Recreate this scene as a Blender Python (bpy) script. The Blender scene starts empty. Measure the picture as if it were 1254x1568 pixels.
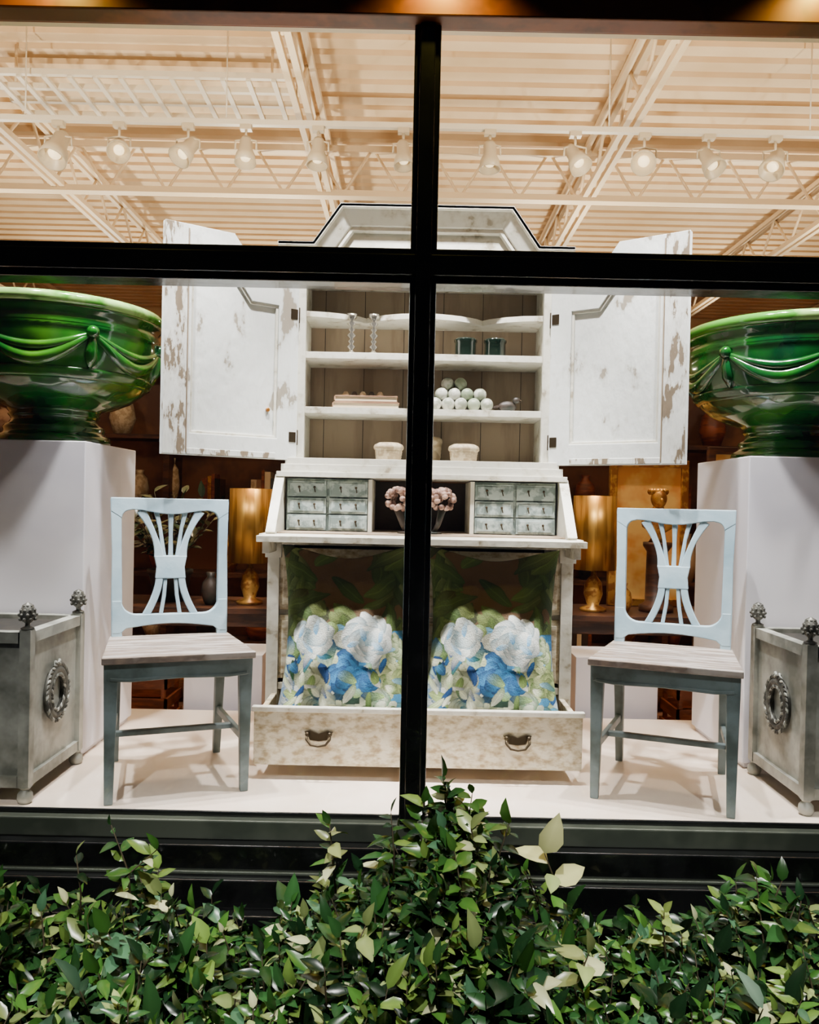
import bpy, math, random
import numpy as np
from mathutils import Matrix, Vector, Euler
pi=math.pi
# ------------------------------------------------------------------ helpers
def S(r,g,b):
    def f(c):
        c/=255.0
        return c/12.92 if c<=0.04045 else ((c+0.055)/1.055)**2.4
    return (f(r),f(g),f(b),1.0)

def pm(name,c,rough=.5,metal=0,c2=None,scale=5,lo=.45,hi=.55,stretch=(1,1,1),bump=0,bscale=30,coat=0,detail=4,emit=None,es=0,c3=None,gap=.05):
    m=bpy.data.materials.new(name); m.use_nodes=True
    nt=m.node_tree; n=nt.nodes; L=nt.links
    p=n['Principled BSDF']
    p.inputs['Base Color'].default_value=c
    p.inputs['Roughness'].default_value=rough
    p.inputs['Metallic'].default_value=metal
    if coat: p.inputs['Coat Weight'].default_value=coat
    if emit: 
        p.inputs['Emission Color'].default_value=emit; p.inputs['Emission Strength'].default_value=es
    tc=n.new('ShaderNodeTexCoord'); mp=n.new('ShaderNodeMapping')
    mp.inputs['Scale'].default_value=stretch
    L.new(tc.outputs['Object'],mp.inputs['Vector'])
    if c2:
        no=n.new('ShaderNodeTexNoise'); no.inputs['Scale'].default_value=scale; no.inputs['Detail'].default_value=detail
        no.inputs['Roughness'].default_value=.6
        L.new(mp.outputs['Vector'],no.inputs['Vector'])
        cr=n.new('ShaderNodeValToRGB')
        cr.color_ramp.elements[0].position=lo; cr.color_ramp.elements[0].color=c
        cr.color_ramp.elements[1].position=hi; cr.color_ramp.elements[1].color=c2
        if c3:
            e=cr.color_ramp.elements.new(min(1,hi+gap)); e.color=c3
        L.new(no.outputs['Fac'],cr.inputs['Fac']); L.new(cr.outputs['Color'],p.inputs['Base Color'])
    if bump:
        nb=n.new('ShaderNodeTexNoise'); nb.inputs['Scale'].default_value=bscale; nb.inputs['Detail'].default_value=5
        L.new(mp.outputs['Vector'],nb.inputs['Vector'])
        bp=n.new('ShaderNodeBump'); bp.inputs['Strength'].default_value=bump; bp.inputs['Distance'].default_value=.01
        L.new(nb.outputs['Fac'],bp.inputs['Height']); L.new(bp.outputs['Normal'],p.inputs['Normal'])
    return m

def attr_mat(name,rough=.5,bump=0,bscale=60,trans=0):
    m=bpy.data.materials.new(name); m.use_nodes=True
    nt=m.node_tree; n=nt.nodes; L=nt.links; p=n['Principled BSDF']
    a=n.new('ShaderNodeAttribute'); a.attribute_name='Col'
    L.new(a.outputs['Color'],p.inputs['Base Color']); p.inputs['Roughness'].default_value=rough
    if bump:
        tc=n.new('ShaderNodeTexCoord'); nb=n.new('ShaderNodeTexNoise'); nb.inputs['Scale'].default_value=bscale
        L.new(tc.outputs['Object'],nb.inputs['Vector'])
        bp=n.new('ShaderNodeBump'); bp.inputs['Strength'].default_value=bump; bp.inputs['Distance'].default_value=.01
        L.new(nb.outputs['Fac'],bp.inputs['Height']); L.new(bp.outputs['Normal'],p.inputs['Normal'])
    return m

class B:
    def __init__(s): s.v=[];s.f=[];s.m=[];s.s=[];s.mats=[];s.M=Matrix()
    def mi(s,mat):
        if mat not in s.mats: s.mats.append(mat)
        return s.mats.index(mat)
    def add(s,vs,fs,mat,smooth=False):
        o=len(s.v); M=s.M
        s.v+= [tuple(M@Vector(p)) for p in vs]
        k=s.mi(mat)
        for f in fs:
            s.f.append([i+o for i in f]); s.m.append(k); s.s.append(smooth)
    def box(s,x0,x1,y0,y1,z0,z1,mat):
        vs=[(x,y,z) for z in (z0,z1) for y in (y0,y1) for x in (x0,x1)]
        s.add(vs,[(0,2,3,1),(4,5,7,6),(0,1,5,4),(2,6,7,3),(0,4,6,2),(1,3,7,5)],mat)
    def beam(s,p0,p1,a0,b0,mat,a1=None,b1=None,up=(0,0,1)):
        p0=Vector(p0);p1=Vector(p1); a1=a0 if a1 is None else a1; b1=b0 if b1 is None else b1
        d=(p1-p0).normalized(); u=Vector(up)
        if abs(d.dot(u))>.99: u=Vector((0,1,0))
        X=d.cross(u).normalized(); Y=X.cross(d).normalized()
        vs=[]
        for p,a,b in ((p0,a0,b0),(p1,a1,b1)):
            for sx,sy in ((-1,-1),(1,-1),(1,1),(-1,1)): vs.append(p+X*sx*a/2+Y*sy*b/2)
        s.add(vs,[(3,2,1,0),(4,5,6,7),(0,1,5,4),(1,2,6,5),(2,3,7,6),(3,0,4,7)],mat)
    def lathe(s,prof,c,mat,seg=32,sx=1,sy=1):
        vs=[];fs=[];n=len(prof)
        for k in range(seg):
            a=2*pi*k/seg
            for r,z in prof: vs.append((c[0]+r*math.cos(a)*sx,c[1]+r*math.sin(a)*sy,c[2]+z))
        for k in range(seg):
            k2=(k+1)%seg
            for i in range(n-1): fs.append((k*n+i,k2*n+i,k2*n+i+1,k*n+i+1))
        if prof[0][0]>1e-5: fs.append([k*n for k in range(seg)][::-1])
        if prof[-1][0]>1e-5: fs.append([k*n+n-1 for k in range(seg)])
        s.add(vs,fs,mat,True)
    def sphere(s,c,r,mat,seg=14,rings=8):
        if not isinstance(r,(tuple,list)): r=(r,r,r)
        vs=[];fs=[]
        for i in range(rings+1):
            t=pi*i/rings
            for k in range(seg):
                a=2*pi*k/seg
                vs.append((c[0]+r[0]*math.sin(t)*math.cos(a),c[1]+r[1]*math.sin(t)*math.sin(a),c[2]+r[2]*math.cos(t)))
        for i in range(rings):
            for k in range(seg):
                fs.append((i*seg+k,(i+1)*seg+k,(i+1)*seg+(k+1)%seg,i*seg+(k+1)%seg))
        s.add(vs,fs,mat,True)
    def tube(s,path,r,mat,seg=8,closed=False):
        P=[Vector(p) for p in path]; n=len(P)
        if not isinstance(r,(list,tuple)): r=[r]*n
        vs=[];fs=[]
        prev=None
        for i in range(n):
            if closed: d=P[(i+1)%n]-P[i-1]
            else: d=P[min(i+1,n-1)]-P[max(i-1,0)]
            d.normalize()
            if prev is None:
                u=Vector((0,0,1)) if abs(d.z)<.9 else Vector((1,0,0))
            else: u=prev
            X=d.cross(u).normalized(); Y=X.cross(d).normalized(); prev=Y
            for k in range(seg):
                a=2*pi*k/seg; vs.append(P[i]+(X*math.cos(a)+Y*math.sin(a))*r[i])
        for i in range(n if closed else n-1):
            j=(i+1)%n
            for k in range(seg): fs.append((i*seg+k,i*seg+(k+1)%seg,j*seg+(k+1)%seg,j*seg+k))
        if not closed:
            fs.append(list(range(seg))[::-1]); fs.append([(n-1)*seg+k for k in range(seg)])
        s.add(vs,fs,mat,True)
    def prism(s,poly,fn,t0,t1,mat):
        n=len(poly)
        vs=[fn(a,b,t0) for a,b in poly]+[fn(a,b,t1) for a,b in poly]
        fs=[list(range(n))[::-1],[n+i for i in range(n)]]+[(i,(i+1)%n,n+(i+1)%n,n+i) for i in range(n)]
        s.add(vs,fs,mat)
    def ring(s,outer,inner,fn,t0,t1,mat,closed=True):
        n=len(outer); vs=[]
        for t in (t0,t1):
            vs+=[fn(a,b,t) for a,b in outer]+[fn(a,b,t) for a,b in inner]
        fs=[]
        for i in range(n if closed else n-1):
            j=(i+1)%n
            fs+=[(i,j,n+j,n+i),(2*n+i,3*n+i,3*n+j,2*n+j),(i,2*n+i,2*n+j,j),(n+i,n+j,3*n+j,3*n+i)]
        if not closed:
            fs+=[(0,n,3*n,2*n),(n-1,3*n-1,4*n-1,2*n-1)]
        s.add(vs,fs,mat)
    def ribbon(s,pts,w,fn,t0,t1,mat):
        pts=[Vector((a,b)) for a,b in pts]; n=len(pts)
        if not isinstance(w,(list,tuple)): w=[w]*n
        o=[];i_=[]
        for k in range(n):
            d=(pts[min(k+1,n-1)]-pts[max(k-1,0)]).normalized(); nn=Vector((-d.y,d.x))*w[k]/2
            o.append(tuple(pts[k]+nn)); i_.append(tuple(pts[k]-nn))
        s.ring(o,i_,fn,t0,t1,mat,closed=False)
    def done(s,name,loc=(0,0,0),rot=0,bevel=0,recalc=True,local=False):
        me=bpy.data.meshes.new(name)
        L=Vector(loc)
        vs=s.v if local else [tuple(Vector(p)-L) for p in s.v]
        me.from_pydata(vs,[],s.f)
        for m in s.mats: me.materials.append(m)
        me.polygons.foreach_set('material_index',s.m); me.polygons.foreach_set('use_smooth',s.s)
        me.update()
        if recalc:
            import bmesh
            bm=bmesh.new(); bm.from_mesh(me); bmesh.ops.recalc_face_normals(bm,faces=bm.faces); bm.to_mesh(me); bm.free()
        ob=bpy.data.objects.new(name,me); bpy.context.collection.objects.link(ob)
        ob.location=L; ob.rotation_euler=(0,0,rot)
        if bevel:
            b=ob.modifiers.new('bevel','BEVEL'); b.width=bevel; b.segments=2; b.limit_method='ANGLE'; b.angle_limit=math.radians(50)
        return ob

# ------------------------------------------------------------------ materials
M_cream=pm('ceiling_paint',S(240,214,174),.6,c2=S(226,196,152),scale=3,lo=.3,hi=.7)
M_creamsteel=pm('steel_cream',S(238,216,180),.5)
M_wallcream=pm('wall_paint',S(225,190,140),.7,c2=S(210,172,120),scale=2,lo=.3,hi=.7)
M_black=pm('black_frame_paint',S(11,12,13),.22,c2=S(19,20,21),scale=6,coat=.3)
M_sill=pm('aluminium_sill',S(92,98,88),.3,.5,c2=S(76,82,74),scale=3)
M_header=pm('bronze_header',S(130,64,14),.45,c2=S(100,48,8),scale=4)
M_plat=pm('platform_paint',S(230,216,202),.3,c2=S(218,198,180),scale=4,lo=.35,hi=.7)
M_floor=pm('shop_floor_wood',S(130,80,50),.4,c2=S(88,52,32),scale=4,stretch=(1,6,1))
M_pink=pm('carved_pink',S(176,142,126),.6,c2=S(104,74,62),scale=30)
M_glassdark=pm('green_glass',S(16,28,22),.15,coat=.5)
M_white=pm('chipped_white_paint',S(220,224,222),.5,c2=S(202,204,200),c3=S(150,142,128),scale=7,lo=.56,hi=.61,gap=.02,stretch=(1.3,1.3,.7),bump=.3,bscale=25,detail=10)
M_chip=pm('heavily_chipped_paint',S(216,218,214),.5,c2=S(192,190,182),c3=S(120,106,88),scale=15,lo=.50,hi=.55,gap=.015,stretch=(1.6,1.6,.5),bump=.4,bscale=25,detail=10)
M_white2=pm('cabinet_white_paint',S(220,218,206),.5,c2=S(202,198,182),c3=S(162,152,132),scale=16,lo=.50,hi=.60,gap=.06,bump=.2,bscale=30,detail=8)
M_drawer=pm('worn_drawer_paint',S(226,218,196),.5,c2=S(204,192,162),c3=S(166,146,114),scale=34,lo=.44,hi=.52,gap=.12,stretch=(.7,1,1.2),bump=.3,detail=8)
M_inside=pm('hutch_inside',S(158,140,118),.6,c2=S(140,122,102),scale=3,stretch=(3,1,.5))
M_gallery=pm('gallery_grey_paint',S(168,182,180),.5,c2=S(116,132,130),scale=22)
M_darkin=pm('dark_interior',S(44,32,26),.7,c2=S(30,22,18),scale=5)
M_iron=pm('aged_brass',S(70,60,45),.4,.8)
M_blue=pm('chair_blue_paint',S(166,192,206),.42,c2=S(140,170,188),scale=8,lo=.4,hi=.7,bump=.15)
M_leg=pm('chair_grey_paint',S(110,126,130),.45,c2=S(78,90,88),scale=9,lo=.4,hi=.66,bump=.15)
M_seat=pm('seat_worn_wood',S(166,158,152),.42,c2=S(112,100,92),c3=S(146,130,116),gap=.1,scale=8,stretch=(.6,5,1),bump=.2)
M_ped=pm('pedestal_paint',S(226,224,232),.55,c2=S(216,214,224),scale=2)
M_pew=pm('zinc',S(178,180,172),.45,.3,c2=S(112,114,106),scale=7,lo=.36,hi=.64,bump=.25,bscale=14)
M_pewd=pm('zinc_dark',S(100,100,94),.45,.3,c2=S(56,56,52),scale=20)
M_brass=pm('brushed_brass',S(196,150,70),.35,.85,c2=S(150,108,44),scale=4,stretch=(8,8,.4))
M_gold=pm('gilt',S(200,150,70),.4,.6,c2=S(150,96,40),scale=20)
M_wood=pm('dark_wood',S(84,50,30),.45,c2=S(52,30,20),scale=5,stretch=(1,1,6))
M_redwood=pm('red_wood',S(140,72,40),.4,c2=S(98,46,26),scale=5,stretch=(1,1,5))
M_tan=pm('tan_partition_paint',S(140,88,48),.6,c2=S(104,62,34),scale=2)
M_terra=pm('basket_cream',S(206,190,160),.6,c2=S(170,150,120),scale=30,bump=.4)
M_book=pm('book_cloth',S(176,140,110),.6,c2=S(140,104,80),scale=9)
M_paper=pm('paper',S(224,210,180),.7)
M_egg=pm('glazed_ball_white',S(206,206,194),.35,c2=S(150,156,138),scale=20)
M_eggg=pm('glazed_ball_green',S(128,142,116),.35,c2=S(160,170,146),scale=20)
M_silver=pm('silver',S(220,214,200),.15,.9)
M_bulb=pm('lamp_bulb',S(255,240,210),.4,emit=S(255,225,170),es=2.2)
M_fixt=pm('track_fixture_paint',S(230,220,200),.45)
M_soil=pm('soil',S(22,20,16),.9,c2=S(34,30,24),scale=12)
M_canvas=pm('canvas_cream',S(244,205,120),.7,c2=S(226,160,80),scale=3)  # in the frame behind the bust this yellow stands for a lit niche
M_dark=pm('mixed_dark',S(60,50,44),.5,c2=S(30,36,30),scale=6)
def glaze():
    m=bpy.data.materials.new('green_glaze'); m.use_nodes=True; nt=m.node_tree;n=nt.nodes;L=nt.links;p=n['Principled BSDF']
    tc=n.new('ShaderNodeTexCoord'); no=n.new('ShaderNodeTexNoise'); no.inputs['Scale'].default_value=2.6; no.inputs['Detail'].default_value=3; no.inputs['Distortion'].default_value=1.0
    cr=n.new('ShaderNodeValToRGB'); e=cr.color_ramp.elements
    e[0].position=.3; e[0].color=S(8,52,40); e[1].position=.75; e[1].color=S(76,134,26)
    x=e.new(.52); x.color=S(22,96,24)
    L.new(tc.outputs['Object'],no.inputs['Vector']); L.new(no.outputs['Fac'],cr.inputs['Fac']); L.new(cr.outputs['Color'],p.inputs['Base Color'])
    p.inputs['Roughness'].default_value=.16; p.inputs['Coat Weight'].default_value=1; p.inputs['Coat Roughness'].default_value=.05
    nb=n.new('ShaderNodeTexNoise'); nb.inputs['Scale'].default_value=7; nb.inputs['Detail'].default_value=1; L.new(tc.outputs['Object'],nb.inputs['Vector'])
    bp=n.new('ShaderNodeBump'); bp.inputs['Strength'].default_value=.5; bp.inputs['Distance'].default_value=.03
    L.new(nb.outputs['Fac'],bp.inputs['Height']); L.new(bp.outputs['Normal'],p.inputs['Normal']); L.new(bp.outputs['Normal'],p.inputs['Coat Normal'])
    return m
M_glaze=glaze()
M_rim=pm('rim_highlight_green',S(150,196,110),.12,coat=.6,c2=S(70,140,44),scale=5)  # pale colour paints in the highlight along the urn rim
def glass():
    m=bpy.data.materials.new('window_glass'); m.use_nodes=True; nt=m.node_tree;n=nt.nodes;L=nt.links
    for x in list(n):
        if x.type!='OUTPUT_MATERIAL': n.remove(x)
    out=[x for x in n if x.type=='OUTPUT_MATERIAL'][0]
    t=n.new('ShaderNodeBsdfTransparent'); g=n.new('ShaderNodeBsdfGlossy'); g.inputs['Roughness'].default_value=.0
    mx=n.new('ShaderNodeMixShader'); mx.inputs[0].default_value=.05
    L.new(t.outputs[0],mx.inputs[1]); L.new(g.outputs[0],mx.inputs[2]); L.new(mx.outputs[0],out.inputs['Surface'])
    return m
M_glass=glass()

# ------------------------------------------------------------------ room shell
YB=8.2
b=B(); b.box(-3.2,3.2,0.045,1.28,-.12,0,M_plat); b.done('display_platform',(0,.6,0))
b=B(); b.box(-5,5,0.045,YB,-.2,-.12,M_floor); b.done('floor',(0,3,-.16))
b=B(); b.box(-5,5,YB,YB+.1,-.12,3.45,M_wallcream); b.done('wall_back',(0,YB+.05,1.6))
for nm,x in (('wall_left',-5.05),('wall_right',5.05)):
    b=B(); b.box(x-.05,x+.05,.08,YB,-.12,3.45,M_wallcream); b.done(nm,(x,2.8,1.6))
b=B(); b.box(-5.1,5.1,-.08,.08,2.62,3.5,M_header); b.done('wall_front_upper',(0,0,3))
b=B(); b.box(-5.1,-2.02,-.08,.04,-.55,2.62,M_header); b.done('wall_front_left',(-3.5,0,1))
b=B(); b.box(2.02,5.1,-.08,.04,-.55,2.62,M_header); b.done('wall_front_right',(3.5,0,1))
b=B(); b.box(-2.0,2.0,-.06,0.0,-.55,-.225,M_black); b.done('wall_front_lower',(0,0,-.4))
b=B(); b.box(-2,2,-.10,-.03,2.312,2.62,M_header); b.box(-2,2,-.03,.06,2.36,2.62,M_header); b.done('trim_header',(0,0,2.5),bevel=.005)
b=B(); b.box(-2,2,.08,.16,2.405,2.44,M_creamsteel);b.box(-2,2,.08,.12,2.44,2.62,M_creamsteel); b.done('trim_inner_head',(0,.12,2.45),bevel=.004)
b=B(); vs=[];fs=[]; y=.1; prof=[]
while y<YB-.15:
    prof+=[(y,3.40),(y+.095,3.40),(y+.10,3.475),(y+.15,3.475)]; y+=.155
for (yy,zz) in prof: vs+=[(-5,yy,zz),(5,yy,zz)]
for i in range(len(prof)-1): fs.append((2*i,2*i+1,2*i+3,2*i+2))
b.add(vs,fs,M_cream); b.box(-5.1,5.1,.1,YB+.1,3.49,3.53,M_cream)
b.done('ceiling',(0,3,3.42),recalc=False)
def joist(x):
    b=B()
    for z in (3.36,3.06):
        b.box(x-.045,x-.012,.1,YB,z-.018,z+.018,M_creamsteel); b.box(x+.012,x+.045,.1,YB,z-.018,z+.018,M_creamsteel)
    y=.2;up=False
    while y<YB-.3:
        b.tube([(x,y,3.36 if up else 3.06),(x,y+.28,3.06 if up else 3.36)],.011,M_creamsteel,6); y+=.28; up=not up
    return b.done('ceiling_joist',(x,2.8,3.2))
for x in (-4.22,-2.42,-.62,1.17,2.97,4.77): joist(x)
def girder(y,z0=3.04,z1=3.36):
    b=B()
    for z in (z1-.02,z0): b.box(-5,5,y-.04,y+.04,z-.02,z+.02,M_creamsteel)
    x=-4.9;up=False
    while x<4.7:
        b.tube([(x,y,z1 if up else z0),(x+.2,y,z0 if up else z1)],.010,M_creamsteel,6); x+=.2; up=not up
    b.done('ceiling_girder',(0,y,3.2))
girder(3.2)
b=B(); b.tube([(-5,1.35,3.22),(5,1.35,3.22)],.018,M_creamsteel,8); b.done('sprinkler_pipe',(0,1.35,3.22))
b=B()
for yy in (1.95,2.1,2.25,2.42): b.box(-2.3,-.7,yy-.014,yy+.014,3.17,3.20,M_fixt)
for k in range(12):
    x=-2.25+k*.135; b.box(x-.013,x+.013,1.95,2.42,3.160,3.175,M_fixt)
for x in (-2.2,-.8): b.tube([(x,2.1,3.2),(x,2.1,3.41)],.008,M_creamsteel,6)
b.done('cable_tray',(-1.5,2.2,3.18))
b=B(); RY,RZ=1.9,2.92
b.box(-3.4,3.4,RY-.016,RY+.016,RZ-.015,RZ+.012,M_fixt)
for x in (-3,-2.05,-1.0,0,1.0,2.05,3): b.tube([(x,RY,RZ),(x,RY,3.41)],.004,M_fixt,6)
track=b.done('lighting_track',(0,RY,RZ))
heads=[(-1.876,.5,-.2,1.4),(-1.557,.9,.3,1.15),(-1.197,.7,-.6,1.2),(-.895,.25,.1,1.1),(-.518,.15,-.2,1.1),(-.072,.2,.4,1.05),(.38,.1,.1,1.1),(.826,.6,.6,1.15),(1.187,.9,-.3,1.25),(1.523,.6,.5,1.15),(1.872,.7,-.7,1.25)]
M_fixd=pm('track_fixture_body',S(206,190,162),.4)
def head(x,tilt,yaw,sc,nm):
    b=B()
    b.box(-.03,.03,-.02,.02,-.04,-.015,M_fixd)
    b.tube([(0,0,-.04),(0,0,-.09)],.007,M_fixd,8)
    b.tube([(.05*sc,0,-.14),(.05*sc,0,-.095),(0,0,-.085),(-.05*sc,0,-.095),(-.05*sc,0,-.14)],.006,M_fixd,6)
    b.M=Matrix.Translation((0,0,-.14))@Matrix.Rotation(yaw,4,'Z')@Matrix.Rotation(-tilt,4,'X')@Matrix.Scale(sc,4)
    b.lathe([(0,.065),(.022,.062),(.03,.045),(.032,.0),(.045,-.03),(.052,-.075),(.048,-.075),(.038,-.04),(0,-.04)],(0,0,0),M_fixd,20)
    b.sphere((0,0,-.045),(.024,.024,.014),M_bulb,12,6)
    o=b.done(nm,(x,0,0),local=True); o.parent=track
for i,(x,t,yw,sc) in enumerate(heads): head(x,t,yw,sc,'spotlight_head_%d'%(i+1))

# ------------------------------------------------------------------ window frame
b=B(); b.box(-2,2,-.05,.04,1.58,1.68,M_black); b.box(-2,2,-.065,-.05,1.60,1.66,M_black)
b.box(-.038+.025,.038+.025,-.055,.04,.03,2.36,M_black); b.box(-.022+.025,.022+.025,-.07,-.055,.03,2.312,M_black)
for x in (-1.97,1.97): b.box(x-.04,x+.04,-.055,.04,.03,2.36,M_black)
b.box(-2,2,-.05,.03,-.03,.025,M_sill); b.box(-2,2,-.02,-.012,.025,.04,M_black)
b.box(-2,2,-.09,-.0,-.10,-.03,M_black); b.box(-2,2,-.10,-.0,-.11,-.10,M_sill)
b.box(-2,2,-.13,-.0,-.19,-.11,M_black); b.box(-2,2,-.17,0,-.22,-.19,M_black)
win=b.done('window_1',(0,0,1),bevel=.006)
b=B(); b.box(-1.95,1.95,-.003,.003,.03,2.36,M_glass); gp=b.done('pane',(0,0,0)); gp.parent=win; gp.matrix_parent_inverse=Matrix.Translation((0,0,-1))
b=B(); b.box(-5,5,-5,0,-.6,-.55,M_soil); b.done('ground',(0,-2.5,-.57))

# ------------------------------------------------------------------ secretary cabinet
cx=.045
W=lambda a,c,t:(cx+a,t,c)
b=B()
H=.565
for sx in (-1,1):
    for yy in (.68,1.06): b.box(cx+sx*(H-.09) if sx>0 else cx-H, cx+H if sx>0 else cx-H+.09, yy,yy+.07,0,.045,M_white2)
b.box(cx-H,cx+H,.65,1.13,.045,.065,M_white2)
for sx in (-1,1): b.box(cx+sx*H-(.03 if sx>0 else 0),cx+sx*H+(0 if sx>0 else .03),.65,1.13,.065,.80,M_white2)
b.box(cx-H,cx+H,1.10,1.13,.065,.80,M_darkin)
b.box(cx-H,cx+H,.66,1.1,.25,.27,M_white2)
b.box(cx-H,cx+H,.64,.66,.25,.275,M_white2)
for z0,z1 in ((.29,.525),(.545,.775)):
    b.box(cx-H+.035,cx+H-.035,.645,.67,z0,z1,M_drawer)
    b.box(cx-H+.055,cx+H-.055,.638,.646,z0+.02,z1-.02,M_drawer)
b.box(cx-H,cx+H,.66,.69,.525,.545,M_white2)
for sx in (-1,1):
    b.box(cx+sx*(H-.02)-.022,cx+sx*(H-.02)+.022,.635,.655,.05,.77,M_white2)
    b.box(cx+sx*(H-.02)-.03,cx+sx*(H-.02)+.03,.625,.655,.74,.79,M_white2)
# lowered writing flap, hinged at y=.60, resting on pulled-out lopers
b.box(cx-H-.008,cx+H+.008,.43,.60,.806,.828,M_white2)
b.box(cx-H-.03,cx+H+.03,.60,1.14,.805,.828,M_white2)
b.box(cx-H-.015,cx+H+.015,.60,1.13,.79,.805,M_white2)
for sx in (-1,1): b.box(cx+sx*(H-.02)-.012,cx+sx*(H-.02)+.012,.46,.66,.765,.806,M_white2)
prof=[(.60,.828),(.80,1.045),(1.13,1.045),(1.13,.828)]
for sx in (-1,1):
    xa=cx+sx*(H-.012)
    b.prism(prof,lambda a,c,t:(t,a,c),xa-.014,xa+.014,M_white2)
    b.beam((xa,.598,.832),(xa,.80,1.05),.036,.012,M_white2)
b.box(cx-H,cx+H,1.10,1.13,.828,1.04,M_darkin)
b.box(cx-H+.02,cx+H-.02,.66,1.1,.828,.834,M_inside)
def gallery(x0,x1):
    b.box(x0,x1,.83,1.10,.834,1.04,M_gallery)
    for r in range(3):
        z0=.838+r*.066
        for c in range(2):
            w=(x1-x0)/2; xa=x0+c*w+.006; xb=xa+w-.012
            b.box(xa,xb,.815,.832,z0,z0+.06,M_gallery)
            b.box(xa+.008,xb-.008,.811,.816,z0+.008,z0+.052,M_gallery)
            for q in (.3,.7):
                xx=xa+(xb-xa)*q
                b.sphere((xx,.807,z0+.036),.005,M_iron,8,6); b.tube([(xx,.806,z0+.034),(xx+.004,.802,z0+.016)],.0025,M_iron,6)
gallery(cx-.53,cx-.205); gallery(cx+.205,cx+.53)
for sx in (-1,1): b.box(cx+sx*.2-.008,cx+sx*.2+.008,.81,1.1,.834,1.04,M_white2)
b.box(cx-H,cx+H,.78,1.14,1.045,1.065,M_white2); b.box(cx-H+.015,cx+H-.015,.795,1.14,1.065,1.095,M_white2); b.box(cx-H+.03,cx+H-.03,.80,1.14,1.095,1.12,M_white2)
h=.51
for sx in (-1,1):
    xa=cx+sx*(h-.015); b.box(xa-.015,xa+.015,.86,1.13,1.12,1.95,M_white2)
    xa=cx+sx*(h-.02); b.box(xa-.02,xa+.02,.84,.865,1.12,1.93,M_white2)
b.box(cx-h,cx+h,1.11,1.13,1.12,2.0,M_inside)
for k in range(6):
    xx=cx-.42+k*.168; b.box(xx-.0012,xx+.0012,1.108,1.112,1.12,1.9,M_darkin)
for z in (1.316,1.535): 
    b.box(cx-h+.03,cx+h-.03,.87,1.11,z-.014,z+.012,M_white2)
pts=[];n=40
for i in range(n+1):
    u=i/n; x=-.48+.96*u
    pts.append((x,1.0-.11*(abs(math.sin(u*pi*2.0+pi/2))**.7)))
poly=[(cx+x,y) for x,y in pts]+[(cx+.48,1.11),(cx-.48,1.11)]
b.prism(poly,lambda a,c,t:(a,c,t),1.69,1.712,M_white2)
b.box(cx-h,cx+h,.86,1.13,1.90,1.93,M_white2)
b.box(cx-h,cx+h,.845,.865,1.86,1.95,M_white2)
def offs(path,d):
    out=[];n=len(path)
    P=[Vector(p) for p in path]
    for i in range(n):
        def nrm(a,c):
            q=(c-a).normalized(); return Vector((q.y,-q.x))
        if i==0: v=nrm(P[0],P[1])*d
        elif i==n-1: v=nrm(P[-2],P[-1])*d
        else:
            n1=nrm(P[i-1],P[i]);n2=nrm(P[i],P[i+1]); m=(n1+n2).normalized(); v=m*d/max(.3,m.dot(n1))
        out.append(tuple(P[i]+v))
    return out
path=[(-.575,1.955),(-.44,1.955),(-.335,2.105),(.335,2.105),(.44,1.955),(.575,1.955)]
steps=[(0,.075),(.014,.075),(.018,.062),(.045,.045),(.070,.030),(.074,.022),(.088,.022),(.092,.0)]
rows=[[W(x,z,.85-pr) for x,z in offs(path,o)] for o,pr in steps]
vs=[p for r in rows for p in r]; nn_=len(path); fs=[]
for r in range(len(rows)-1):
    for i in range(nn_-1): fs.append((r*nn_+i,r*nn_+i+1,(r+1)*nn_+i+1,(r+1)*nn_+i))
b.add(vs,fs,M_white2)
b.ring(path,offs(path,.012),lambda a,c,t:(cx+a,t,c),.775,1.13,M_white2,closed=False)
body=[(-.51,1.85),(.51,1.85),(.51,1.90),(.44,1.94),(.335,2.095),(-.335,2.095),(-.44,1.94),(-.51,1.90)]
b.prism(body,W,.85,.88,M_white2)
body2=[(-.51,1.85),(.51,1.85),(.51,1.93),(.44,1.945),(.33,2.09),(-.33,2.09),(-.44,1.945),(-.51,1.93)]
b.prism(body2,W,1.10,1.13,M_white2)
cab=b.done('secretary_desk',(cx,.9,0),bevel=.003)
def adopt(o):
    o.parent=cab; o.matrix_parent_inverse=Matrix.Translation(-Vector(cab.location))
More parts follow.
